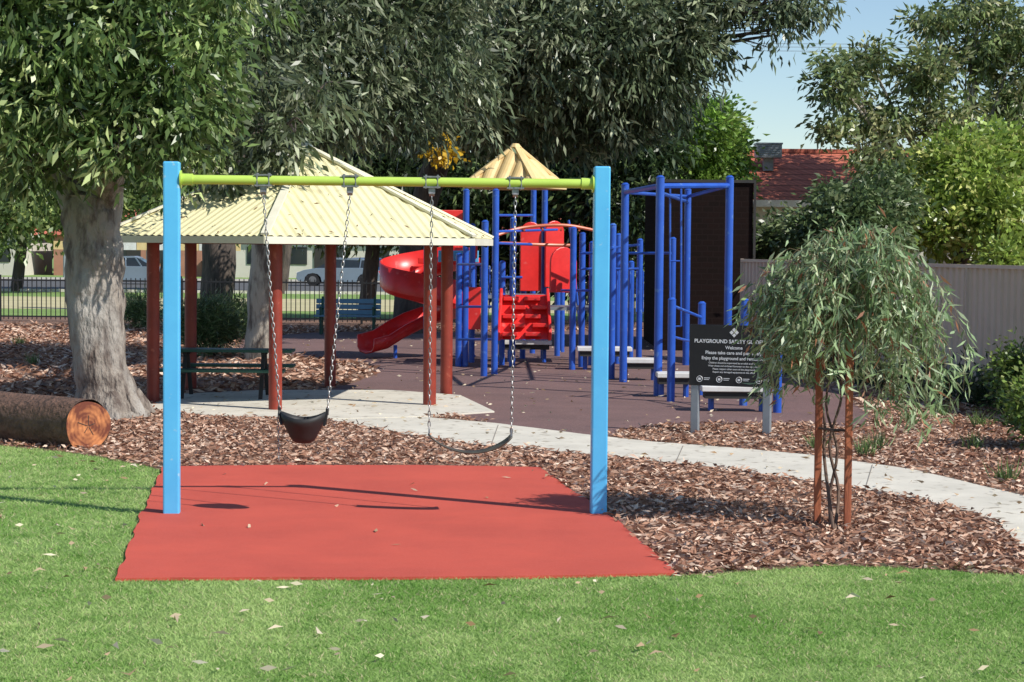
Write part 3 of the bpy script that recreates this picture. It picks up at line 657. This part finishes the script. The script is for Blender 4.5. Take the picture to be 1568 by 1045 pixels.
while x<7.: mb.box((x,52,.62),(.022,.022,1.12)); x+=.125
mb.box((-4.5,52,.14),(23,.035,.04)); mb.box((-4.5,52,1.1),(23,.035,.04)); x=-16
while x<7.: mb.box((x,52,.62),(.06,.06,1.24)); x+=2.4
mb.obj('pickets',['black'],e)
b=G(532,513); Yb=b.y; e=empty('park_bench',b); mb=MB(); x0=P(482,500,Yb).x; x1=P(582,500,Yb).x
for k in range(3): mb.box(((x0+x1)/2,Yb+.28+k*.03,.52+k*.13),(x1-x0,.03,.11),Matrix.Rotation(-.2,3,'X'))
for k in range(4): mb.box(((x0+x1)/2,Yb-.18+k*.12,.44),(x1-x0,.10,.035))
mb.obj('slats',['seatblue'],e,bevel=.005)
mb=MB()
for xx in(x0+.15,x1-.15):
    mb.beam((xx,Yb+.2,0),(xx,Yb+.2,.44),.05,.06); mb.beam((xx,Yb-.15,0),(xx,Yb-.15,.42),.05,.06); mb.beam((xx,Yb+.22,.4),(xx,Yb+.37,.88),.05,.05)
    mb.beam((xx,Yb-.2,.64),(xx,Yb+.28,.64),.05,.04); mb.beam((xx,Yb-.18,.42),(xx,Yb-.18,.64),.04,.04)
mb.obj('frame',['green'],e)
# ------------------------------------------------------------ log
lc=G(131,690); c=Vector((lc.x,lc.y+.12,.235)); e=empty('cut_log',c)
far=c+Vector((-2.7,2.3,.0)); d=(c-far).normalized()
mb=MB(); K=14; pts=[far.lerp(c,i/K) for i in range(K+1)]; mb.tube(pts,[.27]*(K+1),36,0,cap=False,jit=.05)
mb.obj('bark',['barkl'],e,smooth=True)
mb=MB(); x=Vector((0,0,1)).cross(d).normalized(); y=d.cross(x); vs=[c+d*.004]; n=36
for k in range(n): an=2*math.pi*k/n; vs.append(c+d*.002+(x*math.cos(an)*1.08+y*math.sin(an))*.258*(1+.04*math.sin(3*an+1)))
mb.add(vs,[(0,1+k,1+(k+1)%n) for k in range(n)]); o=mb.obj('cut_face',['logend'],e,origin=c)
mb=MB()
for k in range(5):
    an=k*1.25+.3; dv=x*math.cos(an)+y*math.sin(an); mb.beam(c+dv*.01+d*.005,c+dv*(.08+.03*(k%3))+d*.005,.007,.004,up=d)
mb.obj('cracks',['dark'],e)
# ------------------------------------------------------------ sign
p1=G(1064,664); p2=G(1174,669); e=empty('playground_sign',(p1+p2)/2)
dd=(p2-p1).normalized(); Rm=Matrix((dd,Vector((-dd.y,dd.x,0)),Vector((0,0,1)))).transposed(); nb=Rm@Vector((0,1,0))
mb=MB()
for p in(p1,p2): mb.box((p.x,p.y,.5),(.09,.07,1.0),Rm)
mb.obj('sign_posts',['greypost'],e,bevel=.008)
cm=(p1+p2)/2; bc=P(1126,545,cm.y)-nb*.05; Ys=cm.y; bw=142*Ys/F; bh=94*Ys/F
mb=MB(); mb.box(bc,(bw,.02,bh),Rm); mb.obj('board',['sign'],e,bevel=.004)
def text(s,x,z,size,bold=0):
    cu=bpy.data.curves.new('lettering','FONT'); cu.body=s; cu.size=size; cu.align_x='CENTER'; cu.align_y='CENTER'; cu.offset=bold; cu.materials.append(M['signw'])
    o=bpy.data.objects.new('lettering',cu); scene.collection.objects.link(o)
    loc=bc+Rm@Vector((x,-.0125,z)); mwc=Matrix.Translation(loc)@Rm.to_4x4()@Matrix.Rotation(math.pi/2,4,'X')
    o.parent=e; o.matrix_parent_inverse=Matrix.Translation(-e.location); o.matrix_basis=mwc
text('PLAYGROUND SAFETY GUIDELINES',0,bh*.23,.058,.0014); text('Welcome',0,bh*.13,.05,.001); text('Please take care and play safely.',0,bh*.045,.052,.001); text('Enjoy the playground and remember:',0,-bh*.045,.05,.001)
for k,s in enumerate(('Children should be supervised by an adult at all times','Wear shoes and enclosed footwear on the equipment','Please respect other users of the playground','Report any damaged equipment to the office')): text(s,0,-bh*(.12+.05*k),.027,.0004)
mb=MB()
for k in range(4):
    q=bc+Rm@Vector((-bw*.38+k*bw*.22,-.0125,-bh*.39)); ring=[q+Rm@Vector((math.cos(t)*.032,0,math.sin(t)*.032)) for t in [2*math.pi*j/20 for j in range(21)]]
    mb.tube(ring,.004,4,cap=False); mb.box(q+Rm@Vector((0,-.001,0)),(.03,.003,.026),Rm)
    mb.box(q+Rm@Vector((.085,-.0005,.012)),(.07,.002,.008),Rm); mb.box(q+Rm@Vector((.08,-.0005,-.006)),(.06,.002,.006),Rm)
q=bc+Rm@Vector((0,-.0125,bh*.38)); D45=Rm@Matrix.Rotation(math.pi/4,3,'Y')
for a in(-.021,.021):
    for b in(-.021,.021): mb.box(q+D45@Vector((a,0,b)),(.034,.003,.034),D45)
mb.obj('pictograms',['signw'],e)
# ------------------------------------------------------------ young weeping gum with stakes
s1=G(1251,806); s2=G(1297,812); e=empty('young_gum_tree',(s1+s2)/2); Yy=s1.y-.05
mb=MB()
for (px,py,b) in((1249,540,s1),(1291,492,s2)):
    mb.box((b.x,b.y,at(px,py,b).z/2),(.052,.045,at(px,py,b).z))
mb.obj('stakes',['stake'],e,bevel=.005)
mb=MB()
for pl in([(1274,812),(1270,760),(1282,690),(1265,620),(1278,540),(1290,450),(1285,380)],[(1278,812),(1284,750),(1270,680),(1290,600),(1280,520),(1310,440),(1330,370)],[(1276,812),(1262,700),(1262,640),(1240,560),(1230,470),(1240,400)]):
    pts=bez([P(x,y,Yy+.05*k) if y<812 else G(x,y) for k,(x,y) in enumerate(pl)],4); mb.tube(pts,list(np.linspace(.014,.005,len(pts))),8)
mb.tube([s1+Vector((0,-.02,.75)),(s1+s2)/2+Vector((0,-.05,.74)),s2+Vector((0,-.02,.75)),(s1+s2)/2+Vector((0,.05,.74)),s1+Vector((0,-.02,.75))],.01,6)
mb.obj('stems',['twig'],e,smooth=True)
q=random.Random(5); C=[];D=[];cl=[]; mb=MB()
cx,cz=P(1312,455,Yy).x,P(1312,455,Yy).z
for i in range(270):
    th=q.uniform(0,2*math.pi); rr_=q.random()**.5; X=cx+math.cos(th)*rr_*.66; Y=Yy+.05+math.sin(th)*rr_*.55
    top=cz+.56*math.sqrt(max(0,1-rr_*rr_))+q.uniform(-.55,.08)-.02
    ln=q.uniform(.2,.7)*(.55 if rr_<.4 else 1)
    if X<cx-.3: ln*=.7
    if X>cx+.2: ln*=1.25
    a=Vector((cx+(X-cx)*.35,Yy+(Y-Yy)*.3,top-.18)); b=Vector((X,Y,top)); c_=Vector((X+(X-cx)*.15+q.gauss(0,.06),Y+(Y-Yy)*.1,top-ln*.6)); d_=c_+Vector((q.gauss(0,.05)+.01,q.gauss(0,.03),-ln*.4))
    pts=bez([a,b,c_,d_],4); mb.tube(pts,list(np.linspace(.003,.0012,len(pts))),4,cap=False)
    tone=q.uniform(.55,1.3)
    for k in range(3,len(pts)):
        for j in range(q.choice((2,2,3,4))):
            pp=pts[k]+Vector((q.gauss(0,.035),q.gauss(0,.035),q.gauss(0,.03))); C.append(pp); D.append((q.gauss(0,.6)+(X-cx)*.5,q.gauss(0,.6),-.8+q.gauss(0,.5)))
            r=q.random(); base=(.46,.20,.11) if r<.05 else ((.34,.45,.24) if r<.45 else ((.23,.33,.14) if r<.8 else (.52,.58,.36))); cl.append([x*tone for x in base])
mb.obj('branchlets',['twigg'],e,smooth=True)
C=np.array([tuple(c) for c in C]);D=np.array(D);n=len(C)
leaves('foliage',C,D,rng.uniform(.08,.16,n),rng.uniform(.014,.027,n),np.array(cl),'leaf',e,bend=.1)
# ------------------------------------------------------------ play equipment
e=empty('play_structure',(0.3,34.5,0))
blue=MB(); 
def post(px,ty,by,r=.055,Y=None):
    b=G(px,by); t=P(px,ty,b.y); blue.tube([b,Vector((b.x,b.y,t.z))],r,12); blue.tube([Vector((b.x,b.y,t.z)),Vector((b.x,b.y,t.z+.03))],[r*1.1,r*.5],12); return Vector((b.x,b.y,t.z))
tw=[post(712,292,562),post(757,292,574),post(832,292,552),post(815,292,542)]
for a in((741,340,577),(722,345,556),(768,402,560),(853,345,546),(876,350,567),(890,358,563),(936,345,581),(978,368,556),(965,402,553),(1028,366,566),(920,372,560),(945,360,558),(800,402,550),(860,402,540),(702,390,562),(784,335,562),(905,372,560)): post(*a)
fA=post(954,283,586,.06); fB=post(1007,272,607,.06); fC=post(1050,291,560,.06); fD=post(1113,272,598,.06)
lowp=[post(1027,459,616),post(1073,465,606),post(1138,460,622),post(1190,467,633)]
def rail(a,b,r=.022,mb=None,n=8): (mb or blue).tube([a,b],r,n)
dz=Vector((0,0,-.12))
rail(fA+dz,fB+dz,.04); rail(fB+dz,fD+dz,.04); rail(fC+dz,fD+dz,.03); rail(fA+dz,fC+dz,.03); rail(fB+dz*1.8,fC+dz*1.8,.03)
def H(px,py,Y): return P(px,py,Y)
for a,b in(((890,388,33.5),(1010,388,32.5)),((890,412,33.5),(978,412,33.5)),((757,355,33),(853,352,35)),((936,380,31),(978,375,33.5)),((1027,388,33),(965,388,34)),((860,445,34),(936,445,33)),((741,372,32),(853,376,35)),((741,405,32),(702,405,34)),((768,425,34),(800,425,34)),((702,470,34),(757,470,33)),((702,520,34),(757,520,33)),((757,330,33.5),(815,330,35))):
    rail(H(*a),H(*b),.022)
for a,b in((lowp[0],lowp[1]),(lowp[2],lowp[3])):
    m=(a+b)/2+Vector((0,0,-.14)); blue.tube(bez([a+Vector((0,0,-.08)),m,b+Vector((0,0,-.2))],6),.022,8)
    m=m+Vector((0,0,-.4)); blue.tube(bez([a+Vector((0,0,-.5)),m,b+Vector((0,0,-.55))],6),.018,8)
for x in range(6):
    a=H(722+x*7,408,34.6); rail(a,Vector((a.x,a.y,a.z-.75)),.012)
for x in range(5):
    a=H(985-x*10,415,33.5); rail(a,Vector((a.x,a.y,a.z-.7)),.012)
for s in(0,.45):
    base=H(872,545,36.5+s); pts=[Vector((base.x+.25-.5*math.sin(t*.9)*.6,base.y,2.6*math.sin(t))) for t in [i*math.pi/2/10 for i in range(11)]]; blue.tube(pts,.025,8)
for k in range(7):
    t=(k+2)*math.pi/2/10; x=base.x+.25-.5*math.sin(t*.9)*.6; rail(Vector((x,36.5,2.6*math.sin(t))),Vector((x,36.95,2.6*math.sin(t))),.018)
for k in range(5):
    a=H(727,545-k*32,35.3); b=H(703,540-k*32,36); rail(a,b,.018)
blue.obj('blue_frame',['blue'],e,smooth=True)
mb=MB(); mb.box((-.1,35.0,1.22),(1.35,1.25,.06)); mb.box((1.15,35.6,1.0),(1.0,1.2,.06)); mb.obj('decks',['greypost'],e)
wd=MB(); wu=MB()
for px,py,by,wpx in((1130,596,632,112),(1033,575,610,54),(980,553,584,62),(926,535,568,84),(807,525,556,76)):
    b=G(px,by); Y=b.y; k=Y/F; q=P(px,py,Y); wd.box((q.x,Y+.15,q.z),(wpx*k,.42,.07)); wu.box((q.x,Y+.15,q.z-.08),(wpx*k*.9,.34,.09))
    for s in(-1,1): wu.tube([(q.x+s*wpx*k*.35,Y+.15,0),(q.x+s*wpx*k*.35,Y+.15,q.z-.05)],.04,8,1)
wd.obj('step_treads',['white'],e,bevel=.01); wu.obj('step_supports',['dark','blue'],e)
mb=MB(); rc=P(789,260,35.0); za=P(787,226,35).z; ze2=P(787,287,35).z
C,V=ribroof(mb,rc.x,35.0,math.radians(-68),4,.98,ze2,za,.24,.05,(0,.7,1,1,.7,0)); mb.obj('tower_roof',['tan'],e)
mb=MB()
for k in range(4):
    a=V[k];b=V[(k+1)%4]; mb.beam(a,b,.05,.06); mb.beam(a+Vector((0,0,.03)),C+Vector((0,0,.04)),.1,.06)
mb.tube([C,C+Vector((0,0,.07))],[.12,.06],8)
mb.obj('tower_roof_trim',['tan'],e,bevel=.01)
red=MB()
def panel(px0,py0,px1,py1,Y,dy=.0,arch=True,dep=.05):
    a=P(px0,py1,Y);b=P(px1,py1,Y+dy);t=P(px0,py0,Y).z; w_=(b-a).length; h=t-a.z; ar=min(w_/2,h*.4) if arch else 0
    prof=[(0,0),(w_,0)]+([(w_/2+math.cos(q)*w_/2,h-ar+math.sin(q)*ar) for q in [math.pi*i/10 for i in range(11)]] if arch else [(w_,h),(0,h)])
    x=(b-a).normalized(); y=Vector((0,0,1)).cross(x)
    T=Matrix.Translation(a)@Matrix((x,y,Vector((0,0,1)))).transposed().to_4x4(); red.prism(prof,-dep/2,dep/2,0,T)
panel(796,340,828,446,36.0,.1); panel(834,338,862,440,36.0,.2); panel(676,322,708,352,36,.1,False); panel(842,378,882,448,35.2,.3); panel(716,440,736,505,34.2,0,False); panel(688,345,724,380,37,.1,False); panel(640,395,735,404,37.2,0,False)
a=P(768,452,34.2); b=P(838,452,34.2); c0=P(764,520,33.5); c1=P(842,520,33.5)
red.add([a,b,c1,c0,a+Vector((0,.12,0)),b+Vector((0,.12,0)),c1+Vector((0,.12,0)),c0+Vector((0,.12,0))],[(0,1,2,3),(7,6,5,4),(0,4,5,1),(1,5,6,2),(2,6,7,3),(3,7,4,0)])
for r_ in range(5):
    t=(r_+.4)/5
    for s in range(2):
        u=.27+.46*s+(.09 if r_%2 else -.06); q=(a.lerp(c0,t)).lerp(b.lerp(c1,t),u); red.box(q+Vector((0,-.07,0)),(.27,.18,.07))
for s_,t_ in((a,c0),(b,c1)): red.beam(s_+Vector((0,-.06,.05)),t_+Vector((0,-.06,.05)),.05,.22)
red.obj('red_panels',['red'],e,bevel=.012)
wp=MB()
q=P(702,393,36.4); wp.box(q,(.75,.04,.22)); wp.obj('play_panel',['blue_l'],e,bevel=.01)
cx0=P(652,450,36.6).x; cy0=36.7; path_=[]; Rr=.58
for i in range(46):
    an=math.radians(i*10); z=1.78-1.15*(i/45)**.95
    path_.append(Vector((cx0+Rr*math.cos(an),cy0+Rr*math.sin(an),z)))
ex=path_[-1]
end=G(560,549)
for t,zz in((.25,.52),(.5,.38),(.75,.2),(1.,.13)): path_.append(Vector((ex.x+(end.x-ex.x)*t,ex.y+(end.y-ex.y)*t,zz)))
path_=[Vector((cx0+Rr+.1,cy0-.55,1.82))]+path_
sl_=MB(); vs=[];fs=[]; K=len(path_); prof=[(-.28,.24),(-.27,.08),(-.2,.0),(0,-.03),(.2,.0),(.27,.08),(.28,.30)]
for i,p in enumerate(path_):
    t=(path_[min(i+1,K-1)]-path_[max(i-1,0)]); t.z=0; t.normalize(); sd=Vector((t.y,-t.x,0))
    for (x,z) in prof:
        zz=z*(1.7 if (z>.2 and x>0 and 3<i<34) else 1); vs.append(p+sd*x*1.0+Vector((0,0,zz)))
m_=len(prof)
for i in range(K-1):
    for k in range(m_-1): fs.append((i*m_+k,i*m_+k+1,(i+1)*m_+k+1,(i+1)*m_+k))
sl_.add(vs,fs); o=sl_.obj('spiral_slide',['red'],e,smooth=True); q=o.modifiers.new('s','SOLIDIFY'); q.thickness=.035; q.offset=0
sp=MB(); sp.tube([(cx0,cy0,0),(cx0,cy0,2.1)],.05,10); sp.tube([(end.x+.55,end.y,0),(end.x+.55,end.y,.25)],.035,8); sp.obj('slide_pole',['blue'],e,smooth=True)
om=MB()
for dy in(0,.5):
    om.tube(bez([P(757,362,33.5+dy),P(800,349,33.8+dy),P(860,345,34+dy),P(905,352,34.2+dy),P(940,362,34.4+dy)],5),.028,8)
om.tube(bez([P(757,372,33.5),P(830,375,34),P(880,376,34.2)],5),.028,8)
for k in range(6): om.tube([P(775+k*28,353-(2 if 1<k<4 else 0),33.7),P(775+k*28,353,34.2)],.018,6)
om.obj('orange_rails',['orange'],e,smooth=True)
chm=MB()
for px in(1026,1043):
    t=P(px,288,31); b_=P(px,500,31); chm.tube([t,b_],.016,6)
chm.tube([P(1026,400,31),P(1043,400,31)],.014,6); chm.tube([P(1026,500,31),P(1043,500,31)],.014,6)
chm.obj('climbing_poles',['blue'],e)
q=P(676,228,39.5)
crown('yellow_leaves',[(q.x,q.y,q.z,.26,.3,.33)],330,.12,.08,[(.6,.38,.02),(.7,.45,.03),(.75,.55,.05)],cr=.1,per=16,con=(.8,.3))  # patch of yellow leaves in the canopy, not flowers
